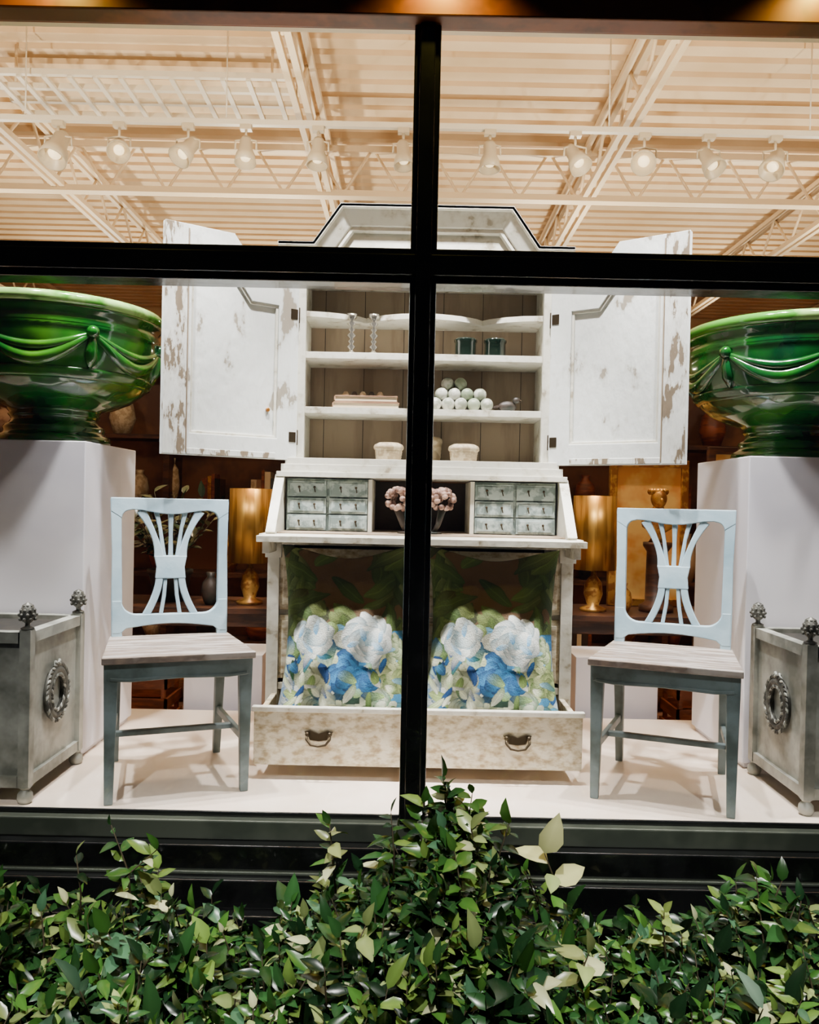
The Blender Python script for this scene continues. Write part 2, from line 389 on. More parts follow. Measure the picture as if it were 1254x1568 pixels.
def door(side):
    b=B()
    hx=cx+side*h; dv=Vector((side*.44,-.295,0)).normalized()
    nv=Vector((-dv.y*side,dv.x*side,0))
    if nv.y>0: nv=-nv
    org=Vector((hx,.845,0))
    F=lambda u,z,t:tuple(org+dv*u+nv*t+Vector((0,0,z)))
    outer=[(0,1.11),(.53,1.11),(.53,1.945),(.27,1.945),(.15,1.79),(0,1.79)]
    inner=[(.085,1.19),(.43,1.19),(.43,1.86),(.31,1.86),(.195,1.705),(.085,1.705)]
    inn2=[(.095,1.20),(.42,1.20),(.42,1.85),(.315,1.85),(.20,1.695),(.095,1.695)]
    b.prism(outer,F,0,.012,M_white)
    b.ring(outer,inner,F,.012,.028,M_white)
    b.ring(inner,inn2,F,.012,.021,M_white2)
    b.prism([(.447,1.112),(.529,1.112),(.529,1.943),(.447,1.943)],F,.028,.034,M_chip)
    b.prism([(.09,1.113),(.44,1.113),(.44,1.135),(.09,1.135)],F,.028,.031,M_chip)
    b.beam(F(.443,1.12,.029),F(.443,1.93,.029),.005,.004,M_inside)
    for z in (1.20,1.68):
        b.tube([F(.0,z-.03,.02),F(.0,z+.03,.02)],.008,M_iron,8)
        b.prism([(.005,z-.02),(.035,z-.02),(.035,z+.02),(.005,z+.02)],F,.028,.031,M_iron)
    if side<0: b.tube([F(.12,1.30,.012),F(.12,1.30,.024)],.008,M_gold,8)
    o=b.done('hinged_door_left' if side<0 else 'hinged_door_right',(0,0,0),bevel=.003); adopt(o)
door(-1);door(1)
b=B()
b.box(cx-.56,cx+.56,.38,.405,.05,.245,M_drawer)
b.box(cx-.567,cx+.567,.374,.40,.232,.25,M_white2)
for sx in (-1,1): b.box(cx+sx*.535-.01,cx+sx*.535+.01,.405,1.0,.07,.235,M_drawer)
b.box(cx-.53,cx+.53,.405,1.0,.068,.08,M_drawer)
for sx in (-1,1):
    X=cx+sx*.338; Z=.15
    b.prism([(-.05,.018),(-.03,.024),(0,.012),(.03,.024),(.05,.018),(.035,0),(.03,-.012),(0,-.016),(-.03,-.012),(-.035,0)],lambda a,c,t:(X+a,t,Z+c),.374,.381,M_iron)
    b.tube([(X-.038,.374,Z+.008),(X-.04,.36,Z-.004),(X-.025,.356,Z-.022),(X,.355,Z-.026),(X+.025,.356,Z-.022),(X+.04,.36,Z-.004),(X+.038,.374,Z+.008)],.0045,M_iron,8)
    for q in (-.038,.038): b.sphere((X+q,.37,Z+.01),.008,M_iron,8,6)
adopt(b.done('open_drawer',(0,0,0),bevel=.003))

# ------------------------------------------------------------------ floral pillows
def pillow(xc,zc,yc,hw,hh,th,name,rot=0,seed=4):
    NU,NV=230,310
    u=np.linspace(-1,1,NU); v=np.linspace(-1,1,NV); U,V=np.meshgrid(u,v)
    pinch=.17
    Xp=hw*U*(1-pinch*(1-(np.clip(V-.15,-1,1))**2)*np.abs(U)**2)*(1-.03*V); Zp=hh*V*(1-.08*(1-U**2)*np.abs(V)**2)
    Zp=Zp-.012*np.exp(-((V-.9)/.3)**2)*np.cos(U*pi*1.2)
    t=(np.clip((1-U**2)*(1-V**2),0,1))**.42*(1-.38*V)/1.1
    wr=.010*np.sin(7*U+4*V)*np.sin(6*V-3*U+1)*t+.007*np.sin(15*U-9*V)*t+.012*np.exp(-((np.abs(U)-.9*(V*.5+.5))/.10)**2)*t*(V>-.2)
    Tf=-(th*t+wr); Tb=(th*.8*t)
    n=NU*NV
    verts=np.concatenate([np.stack([Xp,Tf,Zp],-1).reshape(-1,3),np.stack([Xp,Tb,Zp],-1).reshape(-1,3)])
    idx=np.arange(n).reshape(NV,NU)
    a=idx[:-1,:-1].ravel();b_=idx[:-1,1:].ravel();c=idx[1:,1:].ravel();d=idx[1:,:-1].ravel()
    faces=np.concatenate([np.stack([a,b_,c,d],-1),np.stack([d,c,b_,a],-1)+n])
    P=(U+1)/2; Q=(V+1)/2*(hh/hw)
    P0,Q0=P.copy(),Q.copy()
    P=P0+.008*np.sin(23*Q0+3*np.sin(9*P0))+.003*np.sin(51*Q0+17*P0); Q=Q0+.008*np.sin(21*P0+2*np.sin(11*Q0))+.003*np.sin(47*P0-13*Q0)
    top=hh/hw
    col=np.zeros((NV,NU,3)); 
    def C(*k): return np.array(S(*k)[:3])
    BG=C(88,66,40)
    col[:]=BG
    rnd=random.Random(seed)
    def ell(px,py,rx,ry,ang,c,c2=None,vein=False,edge=0):
        ca,sa=math.cos(ang),math.sin(ang)
        dx=P-px;dy=Q-py; a=(dx*ca+dy*sa)/rx; b2=(-dx*sa+dy*ca)/ry
        r=np.abs(b2)/(np.clip(1-a*a,0,1)+1e-6)**.7
        m=(np.abs(a)<1)&(r<1)
        if c2 is None: c2=c
        k=np.clip((a+1)/2,0,1)[...,None]
        cc=c*(1-k)+c2*k
        side=(b2/2+.5)[...,None]
        cc=cc*(.75+.4*np.clip(side,0,1))
        if vein: cc=np.where((r<.1)[...,None],cc*1.4,cc)
        if edge: cc=np.where((r>.80)[...,None],cc*edge,cc)
        col[m]=cc[m]
    gr=[C(60,82,34),C(80,100,44),C(44,62,30),C(104,118,62),C(54,56,30)]
    for i in range(110):
        px=rnd.random(); py=rnd.uniform(.52,1.12)*top
        if abs(px-.5)<.30*(py/top) and py>.66*top and rnd.random()<.95: continue
        ell(px,py,rnd.uniform(.09,.20),rnd.uniform(.03,.07),rnd.uniform(.2,pi-.2),rnd.choice(gr),rnd.choice(gr),True,.8)
    pal=[C(206,214,182),C(166,182,124),C(226,228,210),C(26,92,150),C(70,146,196),C(14,66,122),C(140,168,100),C(96,124,68),C(140,188,210),C(206,214,190),C(30,64,48)]
    for i in range(200):
        px=rnd.uniform(-.02,1.02); py=rnd.uniform(-.02,.58)*top
        ell(px,py,rnd.uniform(.07,.14),rnd.uniform(.035,.07),rnd.uniform(0,pi),rnd.choice(pal),rnd.choice(pal),rnd.random()<.5,.75)
    def bloom(px,py,R,c,cd,npet=9,sq=1.0,edge=.7):
        for ring,(rr,cnt,sz) in enumerate(((.70,npet,.50),(.45,npet-2,.46),(.22,4,.42))):
            for k in range(cnt):
                a=2*pi*k/cnt+ring*.7+rnd.uniform(-.3,.3)
                q=rnd.uniform(.8,1.2)
                ell(px+math.cos(a)*R*rr,py+math.sin(a)*R*rr*sq,R*sz*q,R*sz*.85,a+rnd.uniform(.6,1.4),cd*rnd.uniform(.85,1.1),c*rnd.uniform(.9,1.0),False,edge)
    bl=[(.80,.34,.13,C(200,208,160),C(96,130,66)),(.10,.10,.14,C(60,140,196),C(12,70,140)),(.55,.10,.13,C(218,224,200),C(76,124,96)),
        (.50,.37,.12,C(56,140,200),C(10,56,112)),(.24,.34,.14,C(196,202,172),C(96,118,84)),(.92,.12,.13,C(80,156,204),C(120,156,100)),
        (.34,.20,.12,C(212,216,186),C(50,110,130)),(.72,.20,.12,C(222,226,206),C(80,136,100)),(.05,.28,.11,C(220,224,214),C(36,106,160)),(.38,.06,.10,C(30,104,168),C(12,50,104)),(.84,.50,.10,C(196,208,166),C(76,112,66)),(.64,.34,.09,C(40,124,180),C(20,76,130)),(.95,.33,.10,C(180,196,130),C(90,120,70))]
    for px,py,R,c1,c2 in bl: bloom(px,py*top,R,c1,c2,7)
    for i in range(60):
        px=rnd.uniform(0,1); py=rnd.uniform(0,.5)*top
        ell(px,py,rnd.uniform(.045,.09),rnd.uniform(.02,.034),rnd.uniform(0,pi),rnd.choice([C(26,80,44),C(12,70,130),C(230,234,220),C(140,170,96),C(16,60,110)]),rnd.choice(pal),True,.75)
    bloom(.26,.55*top,.145,C(236,240,232),C(150,180,192),8,.8,.80)
    bloom(.66,.545*top,.165,C(240,242,236),C(146,180,194),9,.8,.80)
    for px,py,aa in ((.18,.57,1.2),(.62,.57,1.9),(.75,.55,1.0),(.30,.60,1.4),(.56,.52,.4),(.23,.50,2.4),(.72,.50,2.6)): ell(px,py*top,.05,.018,aa,C(80,156,206),C(200,220,230))
    b2=np.zeros((2*n,4)); b2[:,3]=1; b2[:n,:3]=col.reshape(-1,3); b2[n:,:3]=BG
    me=bpy.data.meshes.new(name); me.from_pydata(verts.tolist(),[],faces.tolist())
    at=me.color_attributes.new('Col','FLOAT_COLOR','POINT'); at.data.foreach_set('color',b2.astype(np.float32).ravel())
    me.polygons.foreach_set('use_smooth',[True]*len(me.polygons))
    me.materials.append(M_fab)
    ob=bpy.data.objects.new(name,me); bpy.context.collection.objects.link(ob)
    ob.location=(xc,yc,zc); ob.rotation_euler=(math.radians(-5),rot,0)
M_fab=attr_mat('printed_linen',.8,.25,220)
pillow(-.212,.440,.515,.256,.348,.098,'floral_pillow',-.012)
pillow(.302,.440,.515,.256,.348,.098,'floral_pillow.001',.012)

# ------------------------------------------------------------------ chairs
def chair(x,y,rot,mir,name):
    b=B(); 
    sh=.46; fw,bw,dp=.46,.40,.42
    lean=.14
    seat=[(-fw/2-.005,-dp/2-.01),(fw/2+.005,-dp/2-.01),(bw/2+.005,dp/2-.01),(-bw/2-.005,dp/2-.01)]
    b.prism(seat,lambda a,c,t:(a,c,t),sh-.022,sh,M_seat)
    ap=[(-fw/2+.01,-dp/2+.005),(fw/2-.01,-dp/2+.005),(bw/2-.01,dp/2-.01),(-bw/2+.01,dp/2-.01)]
    ai=[(-fw/2+.03,-dp/2+.025),(fw/2-.03,-dp/2+.025),(bw/2-.03,dp/2-.03),(-bw/2+.03,dp/2-.03)]
    b.ring(ap,ai,lambda a,c,t:(a,c,t),sh-.075,sh-.022,M_leg)
    b.ribbon([(-fw/2+.02,sh-.07),(-.15,sh-.075),(0,sh-.07),(.15,sh-.075),(fw/2-.02,sh-.07)],.012,lambda a,c,t:(a,t,c),-dp/2+.003,-dp/2+.02,M_leg)
    for sx in (-1,1):
        b.beam((sx*(fw/2-.022),-dp/2+.027,0),(sx*(fw/2-.024),-dp/2+.027,sh-.022),.026,.028,M_leg,.044,.044)
        b.beam((sx*(bw/2-.02),dp/2+.05,0),(sx*(bw/2-.018),dp/2-.015,sh-.02),.026,.03,M_leg,.036,.042)
        b.beam((sx*(fw/2-.022),-dp/2+.027,.17),(sx*(bw/2-.02),dp/2+.02,.17),.016,.026,M_leg)
    b.beam((-(fw/2-.03),-.01,.17),((fw/2-.03),-.01,.17),.024,.018,M_leg)
    y0=dp/2-.015
    F=lambda u,w,t:(u*(1+.04*(w-sh)/.49),y0+(w-sh)*lean+t,w)
    hw=bw/2-.0
    for sx in (-1,1):
        b.ribbon([(sx*(hw-.018),sh-.03),(sx*(hw-.018),.60),(sx*(hw-.019),.75),(sx*(hw-.017),.945)],[.036,.036,.032,.036],F,-.016,.016,M_blue)
    top=[(-hw,.95),(hw,.95),(hw,.90)]
    for k in range(7):
        a=k/6*pi/2; top.append((hw-.036-.03*(1-math.cos(a)) ,.875+.03*math.sin(a)))
    arc=[]
    for k in range(9):
        q=k/8; uu=(hw-.07)*(1-2*q); arc.append((uu,.903+.008*math.cos(q*2*pi)-.004))
    top+=arc
    for k in range(7):
        a=(6-k)/6*pi/2; top.append((-hw+.036+.03*(1-math.cos(a)),.875+.03*math.sin(a)))
    top.append((-hw,.90))
    b.prism(top,F,-.017,.015,M_blue)
    bot=[(-hw+.002,.47),(-hw+.03,.47)]
    for k in range(13):
        q=k/12; uu=(-hw+.05)+(2*hw-.10)*q; bot.append((uu,.487+.014*math.sin(q*pi)))
    bot+=[(hw-.03,.47),(hw-.002,.47),(hw-.002,.585)]
    R_=.05; c0=(hw-.034-R_,.535+R_)
    for k in range(8):
        a=k/7*pi/2; bot.append((c0[0]+R_*math.cos(a),c0[1]-R_*math.sin(a)))
    for k in range(8):
        a=(7-k)/7*pi/2; bot.append((-c0[0]-R_*math.cos(a),c0[1]-R_*math.sin(a)))
    bot.append((-hw+.002,.585))
    b.prism(bot,F,-.017,.015,M_blue)
    for sx in (-1,1):
        P=[];Wd=[]
        for k in range(13):
            q=k/12; w=.905-q*(.905-.735); P.append((sx*(.040+.062*(1-q)**1.7),w)); Wd.append(.032-.012*math.sin(q*pi))
        b.ribbon(P,Wd,F,-.013,.010,M_blue)
        P=[]
        for k in range(13):
            q=k/12; w=.665-q*(.665-.525); P.append((sx*(.038+.050*q**1.7),w))
        b.ribbon(P,.024,F,-.013,.010,M_blue)
        b.ribbon([(sx*.050,.905),(sx*.036,.84),(sx*.022,.735)],[.018,.012,.014],F,-.010,.008,M_blue)
        b.ribbon([(sx*.017,.668),(sx*.022,.60),(sx*.034,.525)],.013,F,-.010,.008,M_blue)
    b.ribbon([(0,.905),(0,.82),(0,.735)],[.02,.013,.016],F,-.010,.008,M_blue)
    b.prism([(-.056,.742),(.056,.742),(.048,.70),(.052,.660),(-.052,.660),(-.048,.70)],F,-.014,.012,M_blue)
    b.done(name,(x,y,0),rot,bevel=.003,local=True)
chair(-.785,.37,math.radians(21),1,'dining_chair')
chair(.885,.37,math.radians(-21),-1,'dining_chair.001')

# ------------------------------------------------------------------ pedestals, urns
def pedestal(x0,x1,y0,y1,name):
    b=B(); b.box(x0,x1,y0,y1,.02,1.15,M_ped); b.box(x0+.012,x1-.012,y0+.012,y1-.012,0,.02,M_ped)
    b.done(name,((x0+x1)/2,(y0+y1)/2,0),bevel=.004)
pedestal(-1.71,-1.17,.55,1.09,'display_pedestal'); pedestal(1.24,1.78,.60,1.14,'display_pedestal.001')
def urn(x,y,name,ph):
    b=B(); 
    prof=[(.0,0),(.205,0),(.21,.012),(.206,.03),(.19,.038),(.182,.05),(.186,.06),(.182,.07),(.165,.08),(.156,.095),(.162,.105),(.168,.112),(.162,.12),(.175,.135),(.225,.15),(.28,.175),(.325,.21),(.352,.25),(.37,.295),(.381,.34),(.386,.375),(.384,.40),(.391,.408),(.385,.416),(.391,.424),(.382,.434),(.386,.45),(.396,.462),(.40,.475)]
    b.lathe(prof,(0,0,0),M_glaze,72)
    b.lathe([(.40,.475),(.408,.488),(.408,.500),(.398,.515),(.37,.518),(.355,.505)],(0,0,0),M_rim,72)
    b.lathe([(.355,.505),(.345,.45),(.33,.33),(.25,.22),(.1,.19),(0,.185)],(0,0,0),M_glaze,72)
    b.lathe([(.338,.222),(.352,.230),(.353,.238),(.36,.246),(.362,.256),(.358,.262)],(0,0,0),M_glaze,72)
    def R(z):
        for (r0,z0),(r1,z1) in zip(prof,prof[1:]):
            if z0<=z<=z1 and z1>z0: return r0+(r1-r0)*(z-z0)/(z1-z0)
        return .36
    N=6
    for k in range(N):
        a0=2*pi*k/N+ph;a1=2*pi*(k+1)/N+ph
        for th,sag in ((.026,.10),(.012,.06)):
            pts=[];rr=[]
            for i in range(17):
                q=i/16;a=a0+(a1-a0)*q; z=.385-sag*math.sin(q*pi); r=R(z)-.004
                pts.append((r*math.cos(a),r*math.sin(a),z)); rr.append(.008+th*math.sin(q*pi)*.8)
            b.tube(pts,rr,M_glaze,10)
        r=R(.385)+.004
        b.sphere((r*math.cos(a0),r*math.sin(a0),.388),.024,M_glaze,12,8)
        pts=[((R(z)+.000)*math.cos(a0),(R(z)+.000)*math.sin(a0),z) for z in (.38,.34,.30,.26)]
        b.tube(pts,[.012,.020,.024,.008],M_glaze,8)
    b.done(name,(x,y,1.15),local=True)
urn(-1.40,.82,'green_urn',.2); urn(1.50,.87,'green_urn.001',.55)

# ------------------------------------------------------------------ planters
def planter(x0,x1,y0,y1,name):
    b=B(); z0,z1=.05,.53
    b.box(x0+.012,x1-.012,y0+.012,y1-.012,z0,z1-.02,M_pew)
    for (xa,xb,ya,yb) in ((x0,x1,y0,y0+.03),(x0,x1,y1-.03,y1),(x0,x0+.03,y0,y1),(x1-.03,x1,y0,y1)):
        b.box(xa-.004,xb+.004,ya-.004,yb+.004,z1-.035,z1,M_pew)
        b.box(xa-.002,xb+.002,ya-.002,yb+.002,z0,z0+.035,M_pew)
    b.box(x0+.03,x1-.03,y0+.03,y1-.03,z1-.022,z1-.015,M_soil)
    for x in (x0+.012,x1-.012):
        for y in (y0+.012,y1-.012):
            b.box(x-.017,x+.017,y-.017,y+.017,z0,z1+.006,M_pew)
            b.lathe([(0,0),(.018,0),(.024,.012),(.022,.03),(.012,.042),(.02,.05),(.0,.052)],(x,y,0),M_pew,16)
            zz=z1+.006
            b.lathe([(.02,0),(.02,.006),(.008,.012),(.008,.02),(.02,.03),(.025,.045),(.022,.062),(.014,.078),(0,.086)],(x,y,zz),M_pewd,16)
            for r in range(4):
                for k in range(8):
                    a=2*pi*(k+.5*(r%2))/8; rr=(.023,.024,.020,.012)[r]
                    b.sphere((x+rr*math.cos(a),y+rr*math.sin(a),zz+.034+r*.013),.006,M_pewd,6,4)
    mx,my,mz=(x0+x1)/2,(y0+y1)/2,.30
    faces=[(Vector((x0+.006,my,mz)),Vector((0,1,0))),(Vector((x1-.006,my,mz)),Vector((0,1,0))),(Vector((mx,y0+.006,mz)),Vector((1,0,0))),(Vector((mx,y1-.006,mz)),Vector((1,0,0)))]
    for c,ax in faces:
        R0=.066; out=Vector((0,0,1)).cross(ax); 
        if (c-Vector((mx,my,mz))).dot(out)<0: out=-out
        pts=[tuple(c+ax*R0*math.cos(t)+Vector((0,0,R0*1.15*math.sin(t)))) for t in [2*pi*i/28 for i in range(28)]]
        b.tube(pts,.015,M_pewd,8,closed=True)
        for i in range(34):
            t=2*pi*i/34
            for s_ in (-1,1):
                rad=ax*math.cos(t)+Vector((0,0,math.sin(t))); tan=-ax*math.sin(t)+Vector((0,0,math.cos(t)))
                ctr=c+ax*R0*math.cos(t)+Vector((0,0,R0*1.15*math.sin(t)))+rad*(.012*s_)+out*.010
                b.tube([tuple(ctr-tan*.008),tuple(ctr+rad*s_*.005),tuple(ctr+tan*.010+rad*s_*.012)],[.003,.006,.001],M_pewd if (i+s_)%3 else M_pew,6)
        p=c+Vector((0,0,R0*1.15+.014))+out*.006
        for q in (-1,1):
            b.tube([tuple(p),tuple(p+ax*.016*q+Vector((0,0,.012))),tuple(p+ax*.03*q),tuple(p+ax*.012*q-Vector((0,0,.006)))],[.004,.007,.006,.003],M_pew,6)
    b.done(name,(mx,my,0),bevel=.003)
planter(-1.58,-1.158,.11,.52,'zinc_planter_box'); planter(1.252,1.67,.15,.56,'zinc_planter_box.001')

# ------------------------------------------------------------------ shelf objects
def candlestick(x,y,z,name):
    b=B(); p=[(0,0),(.03,0),(.03,.006),(.012,.012),(.006,.02),(.018,.032),(.006,.044),(.014,.054),(.005,.064),(.019,.078),(.005,.092),(.014,.102),(.005,.112),(.019,.126),(.007,.138),(.021,.15),(.022,.165),(.012,.166),(.0,.155)]
    b.lathe(p,(x,y,z),M_silver,18); b.done(name,(x,y,z))
candlestick(-.25,.93,1.547,'candlestick'); candlestick(-.16,.93,1.547,'candlestick.001')
def jar(x,y,z,name,m):
    b=B(); b.lathe([(0,0),(.04,0),(.043,.01),(.043,.06),(.047,.066),(.047,.075),(.04,.08),(.036,.074),(.036,.02),(0,.02)],(x,y,z),m,8); b.done(name,(x,y,z),bevel=.002)
jar(.215,.95,1.547,'green_glass_votive',M_glassdark); jar(.335,.95,1.547,'green_glass_votive.001',M_glassdark)
b=B()
z=1.328
for k,(w,hh,m) in enumerate(((.27,.026,M_book),(.255,.026,M_book))):
    b.box(-.185-w/2,-.185+w/2,.90,1.04,z,z+.004,m);b.box(-.185-w/2,-.185+w/2,.90,1.04,z+hh-.004,z+hh,m);b.box(-.185-w/2,-.185-w/2+.004,.90,1.04,z,z+hh,m)
    b.box(-.185-w/2+.004,-.185+w/2-.004,.905,1.035,z+.004,z+hh-.004,M_paper); z+=hh+.0005
b.done('book_stack',(-.185,.97,1.328))
b=B()
for i in range(5):
    x=-.27+i*.035; b.lathe([(0,0),(.012,0),(.014,.008),(.008,.02),(0,.022)],(x,.95,z),M_dark if i%2 else M_terra,10)
b.done('small_ornaments',(-.2,.95,z))
b=B(); rnd=random.Random(2)
for r,cnt in enumerate((5,4,2)):
    for k in range(cnt):
        for dpt in range(2 if r<2 else 1):
            b.sphere((.095+r*.025+k*.052,.92+dpt*.055+r*.012,1.328+.027+r*.042),.027,rnd.choice([M_egg,M_egg,M_eggg]),14,8)
b.done('decorative_ball_pile',(.19,.95,1.328))
b=B(); b.sphere((.39,.95,1.353),(.038,.022,.024),M_dark,14,8); b.sphere((.425,.94,1.378),(.016,.014,.014),M_dark,10,6); b.beam((.36,.95,1.355),(.315,.955,1.345),.02,.01,M_dark,.03,.004); b.tube([(.438,.94,1.378),(.452,.937,1.374)],[.005,.001],M_iron,6); b.lathe([(0,0),(.018,0),(.01,.006),(0,.008)],(.39,.95,1.328),M_dark,10)
b.done('bird_figurine',(.39,.95,1.328))
def basket(x,y,z,r,hh,name):
    b=B(); p=[(0,0),(r*.85,0)]
    n=5
    for i in range(n): 
        q=i/n; p+=[(r*(.86+.1*q),hh*q+.002),(r*(.90+.1*q),hh*(q+.5/n))]
    p+=[(r*1.06,hh),(r*1.06,hh+.008),(r*.98,hh+.016),(r*.7,hh+.024),(0,hh+.026)]
    b.lathe(p,(x,y,z),M_terra,24); b.done(name,(x,y,z))
basket(-.09,.93,1.12,.058,.05,'lidded_basket'); basket(.215,.93,1.12,.06,.05,'lidded_basket.001'); basket(.085,1.03,1.12,.045,.085,'lidded_basket.002')
b=B(); rnd=random.Random(5)
for c in (-.045,.125):
    for k in range(50):
        a=rnd.uniform(0,2*pi); e=rnd.uniform(-1.2,1.4)
        p=(c+.042*math.cos(a)*math.cos(e),.73+.03*math.sin(a)*math.cos(e),.965+.04*math.sin(e))
        b.sphere(p,(.013,.011,.011),M_pink,7,5)
    b.tube([(c,.73,.93),(c*.8+.01,.735,.87),(c*.6+.016,.74,.835)],[.016,.010,.008],M_dark,8)
b.tube([(-.04,.735,.985),(.0,.735,1.0),(.08,.735,1.0),(.12,.735,.985)],[.010,.013,.013,.010],M_pink,8)
b.lathe([(0,0),(.085,0),(.085,.008),(.0,.012)],(.04,.745,.834),M_dark,16,1,.6)
b.done('carved_wood_garland',(.04,.745,.834))

# ------------------------------------------------------------------ shop background
SF=-.12
def table(x0,x1,y0,y1,z,name,m=M_wood):
    b=B(); b.box(x0,x1,y0,y1,z-.03,z,m); b.box(x0+.03,x1-.03,y0+.03,y1-.03,z-.10,z-.03,m)
    for x in (x0+.05,x1-.05):
        for y in (y0+.05,y1-.05): b.beam((x,y,SF),(x,y,z-.03),.03,.03,m,.05,.05)
    b.box(x0+.05,x1-.05,y0+.05,y1-.05,.06,.08,m)
    b.done(name,((x0+x1)/2,(y0+y1)/2,SF),bevel=.003)
table(-1.75,-.55,1.75,2.25,.40,'console_table'); table(.70,1.95,1.75,2.25,.40,'console_table.001')
def lamp(x,y,z,r,z0,z1,name):
    b=B(); b.lathe([(0,0),(.07,0),(.07,.015),(.03,.03),(.05,.09),(.045,.15),(.015,.19),(.012,z0-z+.04),(0,z0-z+.04)],(x,y,z),M_gold,20)
    b.lathe([(r,z0),(r*.99,z1),(r*.97,z1),(r*.98,z0),(r,z0)],(x,y,0),M_brass,32)
    for k in range(3):
        a=k*2*pi/3; b.tube([(x,y,z0+.04),(x+r*.98*math.cos(a),y+r*.98*math.sin(a),z0+.04)],.003,M_iron,6)
    b.done(name,(x,y,z))
lamp(-.84,1.95,.40,.115,.62,1.01,'brass_table_lamp'); lamp(.985,1.95,.40,.115,.62,1.01,'brass_table_lamp.001')
def vase(x,y,z,r,hh,m,name):
    b=B(); b.lathe([(0,0),(r*.5,0),(r*.7,hh*.1),(r,hh*.4),(r*.8,hh*.7),(r*.35,hh*.86),(r*.5,hh),(r*.4,hh),(r*.25,hh*.85),(0,hh*.5)],(x,y,z),m,20); b.done(name,(x,y,z))
vase(-1.03,1.87,.40,.05,.17,M_dark,'ceramic_vase'); vase(-.66,1.86,.40,.045,.20,M_glassdark,'glass_vase'); vase(1.12,1.86,.40,.05,.16,M_gold,'brass_vase'); vase(.80,1.85,.40,.045,.14,M_terra,'ceramic_vase.001')
vase(1.75,1.9,.40,.07,.3,M_terra,'ceramic_vase.002'); vase(-1.55,1.95,.40,.07,.34,M_gold,'brass_vase.001')
def bookcase(x0,x1,y0,z1,name,seed):
    b=B(); rnd=random.Random(seed); y1=y0+.35
    b.box(x0,x1,y1-.02,y1,SF,z1,M_tan)
    n=max(2,int((x1-x0)/.9))
    for k in range(n+1):
        x=x0+(x1-x0)*k/n; b.box(x-.02,x+.02,y0,y1,SF,z1,M_wood)
    z=SF+.06
    bm=[M_book,M_paper,M_redwood,M_dark,M_terra,M_gold,M_glassdark]
    while z<z1:
        b.box(x0,x1,y0+.01,y1,z-.015,z+.015,M_wood)
        if z+.4<z1:
            x=x0+.05
            while x<x1-.2:
                t=rnd.random()
                if t<.2:
                    for _ in range(rnd.randint(3,6)):
                        w=rnd.uniform(.02,.045);hh=rnd.uniform(.16,.25)
                        if x+w>x1-.05: break
                        b.box(x,x+w,y0+.05,y0+.22,z+.015,z+.015+hh,rnd.choice(bm)); x+=w+.002
                elif t<.9:
                    r=rnd.uniform(.05,.10);hh=rnd.uniform(.16,.36)
                    if x+2*r<x1-.05: b.lathe([(0,0),(r*.6,0),(r,hh*.4),(r*.8,hh*.75),(r*.35,hh*.88),(r*.45,hh),(0,hh)],(x+r,y0+.14,z+.015),rnd.choice(bm),16)
                    x+=2*r
                x+=rnd.uniform(.06,.24)
        z+=.48
    b.done(name,((x0+x1)/2,y0,SF))
bookcase(-3.6,-.75,3.3,1.95,'display_shelving',3); bookcase(.85,3.7,3.3,1.95,'display_shelving.001',8); bookcase(-.7,.8,3.3,1.4,'display_shelving.002',9)
b=B(); sx_,sy_,sz_=1.33,1.98,.40
b.lathe([(0,0),(.09,0),(.09,.03),(.06,.05),(.055,.32),(.075,.35),(.075,.37),(0,.37)],(sx_,sy_,sz_),M_wood,20)
zz=sz_+.37
b.lathe([(0,0),(.05,0),(.03,.03),(.035,.05),(.085,.08),(.09,.12),(.06,.145),(.032,.16),(.03,.19),(0,.2)],(sx_,sy_,zz),M_gold,20,1,.6)
b.sphere((sx_,sy_-.005,zz+.235),(.042,.05,.056),M_gold,16,10); b.sphere((sx_,sy_-.055,zz+.225),(.008,.012,.012),M_gold,8,6)
for k in range(14):
    a=k/14*2*pi; b.sphere((sx_+.04*math.cos(a),sy_+.01+.035*math.sin(a),zz+.27),.018,M_gold,8,5)
b.done('gilt_bust',(sx_,sy_,sz_))
def frame(x0,x1,y,z0,z1,name,m=M_gold,c=M_canvas):
    b=B(); b.ring([(x0,z0),(x1,z0),(x1,z1),(x0,z1)],[(x0+.04,z0+.04),(x1-.04,z0+.04),(x1-.04,z1-.04),(x0+.04,z1-.04)],lambda a,c_,t:(a,t,c_),y-.02,y+.02,m)
    b.box(x0+.03,x1-.03,y,y+.012,z0+.03,z1-.03,c); b.done(name,((x0+x1)/2,y,z0),bevel=.003)
frame(1.12,1.56,2.20,.403,1.22,'framed_bright_panel'); frame(1.66,1.93,2.18,.403,1.3,'framed_bright_panel.001',M_wood)  # first one stands for a lit niche, its brightness put into the canvas
def plinth(x0,x1,y0,y1,z,name):
    b=B(); b.box(x0,x1,y0,y1,SF+.02,z,M_ped); b.box(x0+.01,x1-.01,y0+.01,y1-.01,SF,SF+.02,M_ped); b.done(name,((x0+x1)/2,(y0+y1)/2,SF),bevel=.003)
plinth(-1.02,-.66,1.35,1.65,.24,'low_plinth'); plinth(.78,1.16,1.36,1.66,.26,'low_plinth.001')
def crate(x0,x1,y0,y1,z0,z1,name):
    b=B()
    for z in np.linspace(z0,z1-.05,3):
        b.box(x0,x1,y0,y0+.012,z,z+.05,M_redwood);b.box(x0,x1,y1-.012,y1,z,z+.05,M_redwood);b.box(x0,x0+.012,y0,y1,z,z+.05,M_redwood);b.box(x1-.012,x1,y0,y1,z,z+.05,M_redwood)
    for x in (x0+.012,x1-.03):
        for y in (y0+.012,y1-.03): b.box(x,x+.018,y,y+.018,z0,z1,M_redwood)
    b.box(x0,x1,y0,y1,z0,z0+.012,M_redwood)
    b.done(name,((x0+x1)/2,(y0+y1)/2,z0))
